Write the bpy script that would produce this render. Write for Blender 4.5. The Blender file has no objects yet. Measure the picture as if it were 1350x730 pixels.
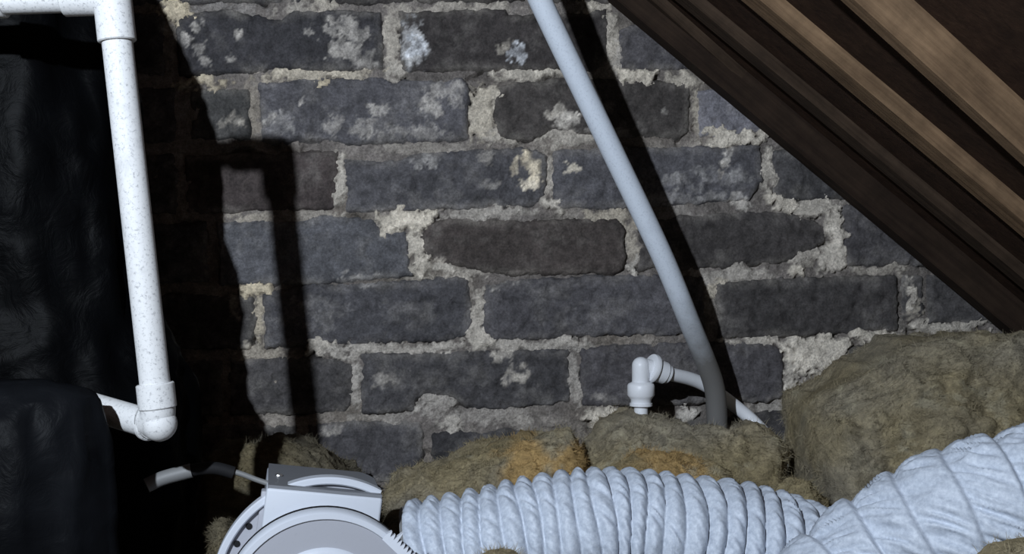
import bpy, bmesh, math
import numpy as np
from mathutils import Vector, Matrix

# ------------------------------------------------------------------ camera
F = 1520.0                       # focal length in pixels of a 1350 x 730 frame
CAM = np.array([0.0, -1.30, 0.36])
YAW, ROLL = math.radians(4.0), math.radians(1.2)
_fw = np.array([math.sin(YAW), math.cos(YAW), 0.0])
_r0 = np.array([math.cos(YAW), -math.sin(YAW), 0.0])
_u0 = np.array([0.0, 0.0, 1.0])
_rt = _r0 * math.cos(ROLL) - _u0 * math.sin(ROLL)
_up = _u0 * math.cos(ROLL) + _r0 * math.sin(ROLL)

scene = bpy.context.scene
COL = scene.collection
cd = bpy.data.cameras.new('camera')
cam = bpy.data.objects.new('camera', cd)
COL.objects.link(cam)
cd.sensor_fit = 'HORIZONTAL'
cd.sensor_width = 36.0
cd.lens = 36.0 * F / 1350.0
cd.clip_start = 0.02
m = Matrix(((_rt[0], _up[0], -_fw[0], CAM[0]),
            (_rt[1], _up[1], -_fw[1], CAM[1]),
            (_rt[2], _up[2], -_fw[2], CAM[2]),
            (0, 0, 0, 1)))
cam.matrix_world = m
scene.camera = cam

# ------------------------------------------------------------------ world, lamp, exposure
w = bpy.data.worlds.new('world')
scene.world = w
w.use_nodes = True
w.node_tree.nodes['Background'].inputs[0].default_value = (0.55, 0.62, 0.75, 1)
w.node_tree.nodes['Background'].inputs[1].default_value = 0.004
ld = bpy.data.lights.new('work_lamp', 'POINT')
ld.energy = 76.0
ld.color = (0.80, 0.89, 1.0)
ld.shadow_soft_size = 0.011
lamp = bpy.data.objects.new('work_lamp', ld)
COL.objects.link(lamp)
lamp.location = CAM + np.array([-0.36, -0.10, 0.362])
scene.view_settings.view_transform = 'Standard'
scene.view_settings.look = 'None'
scene.view_settings.exposure = 0.0
scene.view_settings.gamma = 1.0
scene.view_settings.use_curve_mapping = False


# ------------------------------------------------------------------ helpers
def ray(px, py):
    return _fw + _rt * (px - 675.0) / F + _up * (365.0 - py) / F


def at(px, py, d):
    """world point seen at a pixel, at distance d along the view axis"""
    return CAM + ray(px, py) * d


def on_y(px, py, y=0.0):
    """world point seen at a pixel on the plane Y = y (parallel to the brick wall)"""
    r = ray(px, py)
    return CAM + r * ((y - CAM[1]) / r[1])


def on_plane(px, py, p, n):
    r = ray(px, py)
    return CAM + r * (np.dot(p - CAM, n) / np.dot(r, n))


def hash3(ix, iy, iz, s):
    with np.errstate(over='ignore'):
        h = (ix.astype(np.uint32) * np.uint32(374761393) + iy.astype(np.uint32) * np.uint32(668265263)
             + iz.astype(np.uint32) * np.uint32(2147483647 - 61) + np.uint32((s * 974711 + 13) & 0xffffffff))
        h = (h ^ (h >> np.uint32(13))) * np.uint32(1274126177)
        h = (h ^ (h >> np.uint32(15))) * np.uint32(2246822519)
        h = h ^ (h >> np.uint32(16))
    return h.astype(np.float64) / 4294967295.0


def vnoise(p, s=0):
    """value noise in [-1, 1] on an (n, 3) array"""
    i = np.floor(p).astype(np.int64)
    f = p - i
    f = f * f * f * (f * (f * 6 - 15) + 10)
    r = 0
    for a in (0, 1):
        wa = f[:, 0] if a else 1 - f[:, 0]
        for b in (0, 1):
            wb = f[:, 1] if b else 1 - f[:, 1]
            for c in (0, 1):
                wc = f[:, 2] if c else 1 - f[:, 2]
                r = r + wa * wb * wc * hash3(i[:, 0] + a, i[:, 1] + b, i[:, 2] + c, s)
    return r * 2 - 1


def fbm(p, scale, octv=4, s=0, gain=0.5):
    t = 0
    a = 1.0
    tot = 0
    for k in range(octv):
        t = t + a * vnoise(p * (scale * 2.03 ** k) + 17.3 * k, s + k * 7)
        tot += a
        a *= gain
    return t / tot


def sstep(a, b, x):
    t = np.clip((x - a) / (b - a), 0, 1)
    return t * t * (3 - 2 * t)


def srgb(r, g, b):
    def f(c):
        c /= 255.0
        return c / 12.92 if c <= 0.04045 else ((c + 0.055) / 1.055) ** 2.4
    return (f(r), f(g), f(b))


def mesh_obj(name, V, faces, mat, parent=None, smooth=True, col=None):
    me = bpy.data.meshes.new(name)
    V = np.asarray(V, dtype=np.float64)
    faces_l = faces.tolist() if isinstance(faces, np.ndarray) else faces
    me.from_pydata(V.tolist(), [], faces_l)
    me.update()
    if smooth:
        me.polygons.foreach_set('use_smooth', np.ones(len(me.polygons), dtype=bool))
    if col is not None:
        at_ = me.color_attributes.new('tint', 'FLOAT_COLOR', 'POINT')
        c4 = np.ones((len(V), 4))
        c4[:, :3] = col
        at_.data.foreach_set('color', c4.ravel())
    me.materials.append(mat)
    o = bpy.data.objects.new(name, me)
    COL.objects.link(o)
    if parent is not None:
        o.parent = parent
    return o


def thing(name, label, cat, loc=(0, 0, 0), group=None):
    o = bpy.data.objects.new(name, None)
    COL.objects.link(o)
    o.empty_display_size = 0.02
    tag(o, label, cat, group)
    return o


def tag(o, label, cat, group=None, kind=None):
    o['label'] = label
    o['category'] = cat
    if group:
        o['group'] = group
    if kind:
        o['kind'] = kind
    return o


def catmull(pts, n):
    P = np.asarray(pts, dtype=float)
    P = np.vstack([2 * P[0] - P[1], P, 2 * P[-1] - P[-2]])
    out = []
    for i in range(1, len(P) - 2):
        for k in range(n):
            t = k / n
            a, b, c, d = P[i - 1], P[i], P[i + 1], P[i + 2]
            out.append(0.5 * ((2 * b) + (c - a) * t + (2 * a - 5 * b + 4 * c - d) * t * t + (3 * b - a - 3 * c + d) * t ** 3))
    out.append(P[-2])
    return np.array(out)


def resample(path, step):
    seg = np.linalg.norm(np.diff(path, axis=0), axis=1)
    L = np.concatenate([[0], np.cumsum(seg)])
    n = max(2, int(round(L[-1] / step)) + 1)
    t = np.linspace(0, L[-1], n)
    return np.stack([np.interp(t, L, path[:, k]) for k in range(path.shape[1])], 1), t


def frames(path):
    T = np.gradient(path, axis=0)
    T /= np.linalg.norm(T, axis=1)[:, None]
    ref = np.array([0, 0, 1.0])
    if abs(T[0] @ ref) > 0.9:
        ref = np.array([0, 1.0, 0])
    N = np.zeros_like(T)
    n = ref - T[0] * (ref @ T[0])
    N[0] = n / np.linalg.norm(n)
    for i in range(1, len(T)):
        n = N[i - 1] - T[i] * (N[i - 1] @ T[i])
        N[i] = n / np.linalg.norm(n)
    B = np.cross(T, N)
    return T, N, B


def sweep(path, prof, seg=32, flat=1.0):
    """prof: radius for each path point (array) or array (n, seg); returns V, F (open tube)"""
    path = np.asarray(path, float)
    T, N, B = frames(path)
    a = np.linspace(0, 2 * np.pi, seg, endpoint=False)
    R = np.asarray(prof, float)
    if R.ndim == 1:
        R = np.repeat(R[:, None], seg, 1)
    V = (path[:, None, :] + N[:, None, :] * (R * np.cos(a))[:, :, None] * flat + B[:, None, :] * (R * np.sin(a))[:, :, None])
    n = len(path)
    i = np.arange(n - 1)[:, None]
    j = np.arange(seg)[None, :]
    j2 = (j + 1) % seg
    Fq = np.stack([i * seg + j, i * seg + j2, (i + 1) * seg + j2, (i + 1) * seg + j], -1).reshape(-1, 4)
    return V.reshape(-1, 3), Fq


def lathe_path(p0, p1, prof):
    """straight axis p0 -> p1; prof = list of (t in metres along the axis, radius); duplicates make sharp steps"""
    p0 = np.asarray(p0, float)
    d = np.asarray(p1, float) - p0
    d /= np.linalg.norm(d)
    path = np.array([p0 + d * t for t, r in prof])
    return path, np.array([r for t, r in prof]), d


def lathe(name, p0, p1, prof, mat, parent=None, seg=40, smooth=True):
    p0 = np.asarray(p0, float)
    d = np.asarray(p1, float) - p0
    d /= np.linalg.norm(d)
    ref = np.array([0, 0, 1.0]) if abs(d[2]) < 0.9 else np.array([0, 1.0, 0])
    n = ref - d * (ref @ d)
    n /= np.linalg.norm(n)
    b = np.cross(d, n)
    a = np.linspace(0, 2 * np.pi, seg, endpoint=False)
    V = []
    for t, r in prof:
        V.append(p0 + d * t + n * (max(r, 1e-5) * np.cos(a))[:, None] + b * (max(r, 1e-5) * np.sin(a))[:, None])
    V = np.concatenate(V)
    k = len(prof)
    i = np.arange(k - 1)[:, None]
    j = np.arange(seg)[None, :]
    j2 = (j + 1) % seg
    Fq = np.stack([i * seg + j, i * seg + j2, (i + 1) * seg + j2, (i + 1) * seg + j], -1).reshape(-1, 4)
    o = mesh_obj(name, V, Fq, mat, parent, smooth)
    if smooth:
        sharpen(o, 40)
    return o


def sharpen(o, deg):
    me = o.data
    bm = bmesh.new()
    bm.from_mesh(me)
    bmesh.ops.recalc_face_normals(bm, faces=bm.faces)
    lim = math.radians(deg)
    for e in bm.edges:
        if len(e.link_faces) == 2 and e.calc_face_angle(0) > lim:
            e.smooth = False
    bm.to_mesh(me)
    bm.free()


def tube_obj(name, pts, radius, mat, parent=None, seg=32, wall=0.0018, step=0.004, smooth_n=10, flat=1.0):
    """a hollow pipe along points: outer skin, end annulus, inner skin"""
    p = catmull(pts, smooth_n) if smooth_n > 1 else np.asarray(pts, float)
    p, t = resample(p, step)
    path = np.vstack([p, p[::-1]])
    V1, F1 = sweep(p, np.full(len(p), radius), seg, flat)
    V2, F2 = sweep(p, np.full(len(p), radius - wall), seg, flat)
    n = len(V1)
    j = np.arange(seg)
    j2 = (j + 1) % seg
    last = n - seg
    e0 = np.stack([j2, j, n + j, n + j2], -1)
    e1 = np.stack([last + j, last + j2, n + last + j2, n + last + j], -1)
    Fq = np.vstack([F1, F2[:, ::-1] + n, e0, e1])
    o = mesh_obj(name, np.vstack([V1, V2]), Fq, mat, parent)
    sharpen(o, 50)
    return o


# ------------------------------------------------------------------ materials
def new_mat(name):
    mt = bpy.data.materials.new(name)
    mt.use_nodes = True
    nt = mt.node_tree
    b = nt.nodes['Principled BSDF']
    return mt, nt, b


def N(nt, t, **kw):
    n = nt.nodes.new(t)
    for k, v in kw.items():
        setattr(n, k, v)
    return n


def noise_node(nt, scale, detail=5, rough=0.6, coord=None, dist=0.0):
    n = N(nt, 'ShaderNodeTexNoise')
    n.inputs['Scale'].default_value = scale
    n.inputs['Detail'].default_value = detail
    n.inputs['Roughness'].default_value = rough
    n.inputs['Distortion'].default_value = dist
    if coord is not None:
        nt.links.new(coord, n.inputs['Vector'])
    return n


def ramp(nt, src, stops):
    r = N(nt, 'ShaderNodeValToRGB')
    e = r.color_ramp.elements
    while len(e) < len(stops):
        e.new(0.5)
    for el, (p, c) in zip(e, stops):
        el.position = p
        el.color = (*c, 1) if len(c) == 3 else c
    nt.links.new(src, r.inputs[0])
    return r


def mixc(nt, mode, fac, a, b):
    mx = N(nt, 'ShaderNodeMix', data_type='RGBA', blend_type=mode)
    for sock, v in ((mx.inputs['Factor'], fac), (mx.inputs[6], a), (mx.inputs[7], b)):
        if hasattr(v, 'is_linked') or hasattr(v, 'links'):
            nt.links.new(v, sock)
        elif isinstance(v, (int, float)):
            sock.default_value = v
        else:
            sock.default_value = (*v, 1)
    return mx.outputs[2]


def bump(nt, b, src, strength, dist, prev=None):
    bn = N(nt, 'ShaderNodeBump')
    bn.inputs['Strength'].default_value = strength
    bn.inputs['Distance'].default_value = dist
    nt.links.new(src, bn.inputs['Height'])
    if prev is not None:
        nt.links.new(prev.outputs[0], bn.inputs['Normal'])
    nt.links.new(bn.outputs[0], b.inputs['Normal'])
    return bn


def masonry_mat(name, lo, hi, rough=0.92, bscale=420, bstr=0.5, bd=0.002, spec=0.2):
    """colour from the piece's own tint, mottled by fine grain"""
    mt, nt, b = new_mat(name)
    tc = N(nt, 'ShaderNodeTexCoord').outputs['Object']
    a = N(nt, 'ShaderNodeVertexColor', layer_name='tint')
    n1 = noise_node(nt, 90, 6, 0.65, tc, 0.3)
    n2 = noise_node(nt, 380, 5, 0.75, tc)
    r1 = ramp(nt, n1.outputs[0], [(0.3, (lo, lo, lo)), (0.7, (hi, hi, hi))])
    r2 = ramp(nt, n2.outputs[0], [(0.32, (0.62, 0.62, 0.62)), (0.68, (1.4, 1.4, 1.4))])
    c = mixc(nt, 'MULTIPLY', 1.0, a.outputs[0], r1.outputs[0])
    c = mixc(nt, 'MULTIPLY', 1.0, c, r2.outputs[0])
    nt.links.new(c, b.inputs['Base Color'])
    b.inputs['Roughness'].default_value = rough
    b.inputs['Specular IOR Level'].default_value = spec
    bn = bump(nt, b, noise_node(nt, bscale, 5, 0.7, tc).outputs[0], bstr, bd)
    bump(nt, b, n1.outputs[0], bstr, bd * 1.5, bn)
    return mt


M_brick = masonry_mat('dark_fired_brick', 0.62, 1.4, 0.85, spec=0.25, bstr=0.55)
M_mortar = masonry_mat('lime_mortar', 0.7, 1.3, 0.95, 300, 0.9, 0.003, 0.15)


def plastic_mat(name, col, rough=0.4, grime=(0.35, 0.36, 0.38), amount=0.5, scale=160, spec=0.4, bs=0.12, lo=0.60):
    mt, nt, b = new_mat(name)
    tc = N(nt, 'ShaderNodeTexCoord').outputs['Object']
    n = noise_node(nt, scale, 6, 0.75, tc)
    st = noise_node(nt, 28, 5, 0.7, tc, 0.6)
    r = ramp(nt, n.outputs[0], [(lo, (0, 0, 0)), (lo + 0.15, (amount, amount, amount))])
    r2 = ramp(nt, st.outputs[0], [(0.56, (0, 0, 0)), (0.72, (amount, amount, amount))])
    c = mixc(nt, 'MIX', r.outputs[0], col, grime)
    c = mixc(nt, 'MIX', r2.outputs[0], c, tuple(0.65 * x + 0.35 * y for x, y in zip(col, grime)))
    nt.links.new(c, b.inputs['Base Color'])
    b.inputs['Roughness'].default_value = rough
    b.inputs['Specular IOR Level'].default_value = spec
    bump(nt, b, n.outputs[0], bs, 0.001)
    return mt


M_pvc = plastic_mat('white_dusty_pvc', (0.60, 0.60, 0.60), 0.55, (0.16, 0.16, 0.17), 0.75, 420, spec=0.2, lo=0.53)
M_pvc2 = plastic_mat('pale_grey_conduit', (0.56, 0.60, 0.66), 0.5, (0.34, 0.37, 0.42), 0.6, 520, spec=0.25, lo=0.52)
M_pushfit = plastic_mat('white_pushfit_plastic', (0.72, 0.73, 0.76), 0.4, (0.4, 0.4, 0.42), 0.35, 260)
M_fan = plastic_mat('white_fan_plastic', (0.52, 0.545, 0.60), 0.45, (0.42, 0.44, 0.48), 0.3, 300, spec=0.3)
M_fangrey = plastic_mat('grey_fan_plastic', (0.33, 0.335, 0.37), 0.5, (0.24, 0.24, 0.27), 0.5, 300)
M_lid = plastic_mat('dark_grey_lid_plastic', (0.16, 0.165, 0.18), 0.5, (0.1, 0.1, 0.11), 0.4, 300)
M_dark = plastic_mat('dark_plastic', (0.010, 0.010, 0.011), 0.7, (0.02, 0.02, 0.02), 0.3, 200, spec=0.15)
M_cable = plastic_mat('grey_cable_sheath', (0.15, 0.15, 0.15), 0.55, (0.18, 0.18, 0.18), 0.4, 250)
M_screw, _nt, _b = new_mat('bright_screw_metal')
_b.inputs['Base Color'].default_value = (0.8, 0.8, 0.8, 1)
_b.inputs['Metallic'].default_value = 1.0
_b.inputs['Roughness'].default_value = 0.35
_nz = noise_node(_nt, 300)
bump(_nt, _b, _nz.outputs[0], 0.2, 0.001)


def duct_mat():
    mt, nt, b = new_mat('white_pvc_duct_film')
    tc = N(nt, 'ShaderNodeTexCoord').outputs['Object']
    n = noise_node(nt, 260, 5, 0.7, tc)
    w1 = noise_node(nt, 60, 6, 0.62, tc, 1.4)
    r = ramp(nt, n.outputs[0], [(0.35, (0.37, 0.41, 0.48)), (0.65, (0.53, 0.575, 0.65))])
    nt.links.new(r.outputs[0], b.inputs['Base Color'])
    b.inputs['Roughness'].default_value = 0.5
    b.inputs['Specular IOR Level'].default_value = 0.3
    bn = bump(nt, b, w1.outputs[0], 0.2, 0.003)
    bump(nt, b, n.outputs[0], 0.12, 0.001, bn)
    return mt


M_duct = duct_mat()


def wool_mat():
    mt, nt, b = new_mat('mineral_wool')
    tc = N(nt, 'ShaderNodeTexCoord').outputs['Object']
    a = N(nt, 'ShaderNodeVertexColor', layer_name='tint')
    n1 = noise_node(nt, 55, 6, 0.7, tc, 1.2)
    n2 = noise_node(nt, 420, 5, 0.75, tc, 0.8)
    r1 = ramp(nt, n1.outputs[0], [(0.3, (0.65, 0.65, 0.66)), (0.7, (1.3, 1.28, 1.22))])
    r2 = ramp(nt, n2.outputs[0], [(0.3, (0.72, 0.72, 0.72)), (0.72, (1.25, 1.25, 1.25))])
    c = mixc(nt, 'MULTIPLY', 1.0, a.outputs[0], r1.outputs[0])
    c = mixc(nt, 'MULTIPLY', 1.0, c, r2.outputs[0])
    nt.links.new(c, b.inputs['Base Color'])
    b.inputs['Roughness'].default_value = 1.0
    b.inputs['Specular IOR Level'].default_value = 0.05
    bn = bump(nt, b, n1.outputs[0], 0.6, 0.006)
    bump(nt, b, n2.outputs[0], 0.8, 0.003, bn)
    return mt


M_wool = wool_mat()


def wood_mat(name, c0, c1, along=(0.766, 0, -0.643)):
    mt, nt, b = new_mat(name)
    tc = N(nt, 'ShaderNodeTexCoord').outputs['Object']
    mp = N(nt, 'ShaderNodeMapping')
    nt.links.new(tc, mp.inputs['Vector'])
    mp.inputs['Scale'].default_value = (8, 140, 140)
    n = noise_node(nt, 1.0, 6, 0.65, mp.outputs[0], 0.4)
    n2 = noise_node(nt, 30, 5, 0.65, tc)
    r = ramp(nt, n.outputs[0], [(0.3, c0), (0.7, c1)])
    r2 = ramp(nt, n2.outputs[0], [(0.3, (0.65, 0.65, 0.65)), (0.7, (1.2, 1.2, 1.2))])
    nt.links.new(mixc(nt, 'MULTIPLY', 1.0, r.outputs[0], r2.outputs[0]), b.inputs['Base Color'])
    b.inputs['Roughness'].default_value = 0.85
    b.inputs['Specular IOR Level'].default_value = 0.15
    bump(nt, b, n.outputs[0], 0.5, 0.002)
    return mt


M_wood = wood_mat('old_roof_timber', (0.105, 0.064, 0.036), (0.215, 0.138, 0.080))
M_wooddk = wood_mat('old_roof_timber_shaded', (0.026, 0.016, 0.010), (0.058, 0.038, 0.025))  # same timber, with the weak grazing light painted into its colour
M_woodblk = wood_mat('old_roof_timber_deep_shade', (0.016, 0.009, 0.006), (0.032, 0.020, 0.013))  # wall timber: deep shade put into the wood colour
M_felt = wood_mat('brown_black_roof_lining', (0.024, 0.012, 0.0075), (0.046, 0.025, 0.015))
M_board = wood_mat('loft_floor_board', (0.05, 0.04, 0.03), (0.09, 0.07, 0.05))


def bag_mat(name, k):
    mt, nt, b = new_mat(name)
    tc = N(nt, 'ShaderNodeTexCoord').outputs['Object']
    n = noise_node(nt, 40, 5, 0.6, tc, 1.5)
    n2 = noise_node(nt, 9, 4, 0.6, tc)
    r = ramp(nt, n2.outputs[0], [(0.35, tuple(k * x for x in (0.0012, 0.0013, 0.0016))), (0.65, tuple(k * x for x in (0.0030, 0.0033, 0.0040)))])
    nt.links.new(r.outputs[0], b.inputs['Base Color'])
    b.inputs['Roughness'].default_value = 0.45
    b.inputs['Specular IOR Level'].default_value = 0.028
    bump(nt, b, n.outputs[0], 0.3, 0.004)
    return mt


M_bag = bag_mat('black_polythene', 0.5)
M_bag_dusty = bag_mat('dusty_black_polythene', 1.7)

# ------------------------------------------------------------------ the brick wall
# each traced brick: outline in photograph pixels (unprojected to the wall plane), own colour, how far it stands proud
g = srgb
BRICKS = [
    # course 0
    ([(150, -70), (405, -70), (405, 2), (150, 6)], (46, 46, 52), 8),
    ([(423, -70), (690, -72), (690, 2), (604, 4), (425, 6)], (44, 42, 42), 9),
    ([(704, -72), (830, -72), (850, 3), (704, 4)], (48, 45, 45), 8),
    # course 1
    ([(130, 22), (215, 22), (215, 98), (130, 98)], (46, 46, 50), 8),
    ([(232, 22), (300, 16), (345, 24), (372, 30), (392, 17), (503, 18), (504, 90), (470, 94), (375, 92), (300, 96), (240, 98)], (42, 43, 48), 9),
    ([(528, 18), (600, 16), (665, 15), (668, 24), (797, 16), (799, 84), (780, 92), (668, 92), (532, 94)], (46, 43, 43), 10),
    ([(816, 40), (850, 30), (930, 30), (930, 92), (816, 92)], (58, 58, 63), 8),
    # course 2
    ([(40, 120), (230, 118), (230, 186), (40, 188)], (50, 50, 54), 8),
    ([(252, 121), (328, 118), (329, 183), (254, 184)], (52, 54, 54), 8),
    ([(344, 112), (400, 108), (500, 106), (520, 110), (608, 107), (617, 120), (615, 184), (560, 187), (470, 190), (400, 184), (347, 186)], (66, 68, 75), 9),
    ([(652, 118), (680, 112), (735, 106), (800, 108), (900, 110), (907, 118), (905, 172), (895, 181), (800, 180), (730, 170), (700, 184), (660, 182), (652, 150)], (54, 51, 49), 9),
    ([(922, 122), (1000, 112), (1010, 174), (965, 178), (921, 177)], (92, 95, 106), 8),
    # course 3
    ([(120, 206), (232, 206), (232, 280), (120, 282)], (50, 49, 50), 8),
    ([(246, 206), (392, 204), (444, 202), (445, 272), (440, 276), (250, 280)], (54, 47, 46), 8),
    ([(456, 214), (520, 213), (560, 203), (640, 199), (708, 200), (720, 206), (718, 258), (700, 270), (600, 275), (458, 277)], (62, 64, 70), 9),
    ([(730, 200), (850, 196), (930, 196), (1000, 194), (1003, 240), (985, 262), (900, 268), (800, 274), (732, 272)], (64, 66, 73), 9),
    ([(1017, 200), (1100, 196), (1130, 262), (1060, 262), (1019, 262)], (56, 57, 60), 8),
    # course 4
    ([(130, 300), (270, 296), (274, 370), (130, 374)], (52, 54, 58), 8),
    ([(290, 296), (345, 292), (395, 294), (430, 286), (490, 292), (505, 308), (533, 305), (538, 330), (536, 352), (545, 362), (505, 367), (430, 372), (292, 374)], (66, 70, 77), 9),
    ([(557, 312), (568, 298), (595, 290), (690, 292), (760, 289), (812, 292), (821, 306), (820, 352), (806, 361), (770, 358), (720, 362), (680, 361), (640, 358), (600, 350), (586, 352), (560, 336)], (56, 50, 47), 11),
    ([(842, 296), (880, 288), (960, 282), (1035, 281), (1052, 288), (1084, 298), (1086, 318), (1060, 330), (1030, 346), (960, 352), (880, 354), (843, 352)], (53, 51, 51), 9),
    ([(1110, 272), (1260, 266), (1260, 346), (1160, 350), (1109, 350)], (58, 58, 62), 8),
    # course 5
    ([(60, 392), (300, 390), (334, 392), (338, 420), (328, 458), (60, 462)], (52, 52, 52), 8),
    ([(350, 388), (420, 376), (500, 374), (600, 366), (618, 370), (620, 436), (604, 446), (500, 450), (430, 452), (352, 456)], (57, 59, 65), 9),
    ([(640, 378), (690, 369), (790, 366), (880, 364), (924, 366), (926, 438), (880, 440), (760, 440), (700, 446), (650, 446), (638, 430)], (61, 62, 68), 9),
    ([(944, 374), (1020, 368), (1100, 366), (1178, 364), (1179, 434), (1100, 440), (1020, 443), (946, 445)], (53, 52, 53), 10),
    ([(1188, 366), (1212, 364), (1214, 414), (1200, 422), (1188, 420)], (60, 60, 62), 7),
    ([(1219, 362), (1420, 360), (1420, 422), (1290, 424), (1221, 426)], (57, 57, 59), 9),
    # course 6
    ([(90, 478), (292, 476), (292, 546), (90, 548)], (54, 53, 52), 8),
    ([(306, 474), (400, 472), (452, 474), (464, 482), (464, 534), (456, 541), (306, 546)], (56, 56, 58), 8),
    ([(478, 466), (560, 467), (660, 462), (749, 461), (750, 528), (720, 532), (650, 538), (615, 534), (590, 522), (560, 518), (546, 528), (544, 540), (480, 542)], (56, 57, 61), 9),
    ([(766, 460), (850, 453), (930, 452), (1005, 452), (1026, 460), (1030, 478), (1027, 520), (1012, 527), (900, 530), (800, 532), (767, 534)], (60, 60, 65), 9),
    ([(1108, 462), (1160, 452), (1300, 446), (1300, 520), (1060, 520), (1062, 506), (1095, 488)], (58, 57, 54), 9),
    # course 7
    ([(200, 562), (392, 560), (392, 632), (200, 634)], (52, 52, 52), 8),
    ([(408, 560), (470, 557), (553, 556), (556, 568), (554, 632), (408, 634)], (57, 58, 63), 9),
    ([(572, 574), (600, 568), (640, 570), (668, 564), (700, 572), (720, 632), (574, 634)], (46, 47, 51), 8),
    ([(838, 556), (980, 548), (1030, 540), (1048, 540), (1052, 570), (1046, 596), (1000, 612), (838, 616)], (50, 50, 52), 8),
    ([(1066, 540), (1340, 530), (1340, 606), (1066, 612)], (54, 53, 51), 8),
]

WALL_X0, WALL_X1 = -1.15, 1.15
WALL_Z1 = 0.98
# slope of the roof where it meets the wall, from two points on that line
RA, RB = on_y(796, 0), on_y(1330, 452)
ROOF_DIR = (RB - RA) / np.linalg.norm(RB - RA)
ROOF_N = np.cross(ROOF_DIR, np.array([0, 1.0, 0]))
ROOF_N /= np.linalg.norm(ROOF_N)
if ROOF_N[2] > 0:
    ROOF_N = -ROOF_N                     # points down into the loft


def under_roof(x, z, margin):
    return (x - RA[0]) * ROOF_N[0] + (z - RA[2]) * ROOF_N[2] > margin


# pale mortar and dust patches, in photograph pixels: (px, py, half width, half height, strength, warm)
PALE = [
    (338, 379, 23, 10, 1.2, 1), (236, 14, 18, 18, 1.2, 1), (268, 110, 24, 8, .8, 1), (420, 98, 70, 7, .9, .6), (425, 112, 14, 6, 1.1, 1),
    (515, 50, 9, 42, .7, .3), (600, 14, 90, 6, .6, .3), (430, 8, 12, 10, .8, .4), (335, 145, 9, 38, .3, .7), (395, 18, 22, 14, .6, .2),
    (300, 12, 45, 9, .25, -.3), (525, 92, 14, 10, .8, .2),
    (540, 287, 40, 12, 1.3, .4), (552, 322, 12, 26, 1.2, .3), (556, 352, 14, 14, 1.1, .3), (580, 352, 18, 8, 1.1, .2), (510, 294, 14, 12, 1.1, .4), (605, 362, 30, 9, .6, .2),
    (632, 420, 9, 34, .9, .2), (632, 444, 22, 11, 1.0, .2), (690, 452, 70, 6, .7, .1), (520, 461, 110, 7, .8, .1), (425, 458, 16, 8, 1.0, .2),
    (471, 505, 8, 36, .65, 0), (757, 495, 8, 40, .55, 0), (575, 530, 30, 13, .55, 0), (640, 545, 50, 12, .4, 0), (500, 548, 50, 8, .4, 0),
    (797, 548, 28, 14, 1.2, .3), (905, 545, 10, 7, 1.1, 0), (680, 553, 20, 8, .5, .1), (600, 560, 14, 7, .9, .1),
    (1075, 465, 46, 24, 1.3, .25), (1040, 500, 14, 30, 1.0, .15), (1015, 448, 60, 6, .9, .2), (1150, 442, 36, 8, 1.2, .3), (1020, 535, 34, 9, .5, 0), (1065, 600, 24, 9, 1.2, .1),
    (1034, 270, 22, 9, 1.2, .3), (1075, 274, 30, 12, .9, .2), (1098, 300, 13, 30, 1.2, .2), (1095, 338, 20, 16, 1.0, .2), (1050, 340, 24, 9, .7, .2), (960, 362, 60, 7, .6, .1),
    (1048, 360, 12, 6, 1.1, .3), (948, 378, 16, 9, .8, .5), (1150, 356, 40, 7, .6, .3), (1240, 432, 60, 8, .9, .2), (1198, 392, 6, 14, 1.0, .2), (1207, 405, 10, 10, .6, .3),
    (965, 185, 40, 9, 1.2, .3), (920, 155, 8, 30, .6, .5), (945, 178, 18, 8, 1.1, .4), (838, 98, 26, 7, 1.2, .4), (850, 108, 8, 10, 1.0, .4), (895, 105, 24, 10, .8, .4),
    (806, 50, 9, 44, .7, .3), (785, 12, 20, 9, .8, .4), (815, 75, 8, 30, .7, .1), (632, 150, 15, 38, 1.0, .5), (650, 135, 8, 16, .9, .4), (690, 100, 40, 9, .9, .3), (720, 96, 20, 7, 1.1, .3),
    (655, 182, 30, 9, .8, .3), (740, 178, 34, 12, .6, .2), (770, 176, 18, 12, .7, .2), (560, 196, 60, 8, .35, .2),
    (449, 240, 7, 34, 1.0, .2), (724, 240, 7, 30, .6, .2), (725, 272, 14, 9, 1.2, .2), (640, 282, 60, 8, .6, .1), (415, 286, 40, 8, .4, .2), (328, 288, 24, 8, .5, .5),
    (830, 320, 9, 34, .5, .5), (834, 354, 8, 8, .9, .1), (800, 288, 30, 8, .7, .6), (900, 283, 30, 8, .3, 0), (1010, 228, 8, 28, .8, .2), (975, 267, 12, 7, .8, 0),
    (340, 420, 7, 26, .7, .8), (345, 464, 30, 8, .5, .5), (335, 520, 60, 20, .0, 0), (745, 457, 40, 6, .5, 0), (360, 548, 20, 40, .25, .3),
    (540, 363, 14, 8, .5, .2),
]
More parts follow.
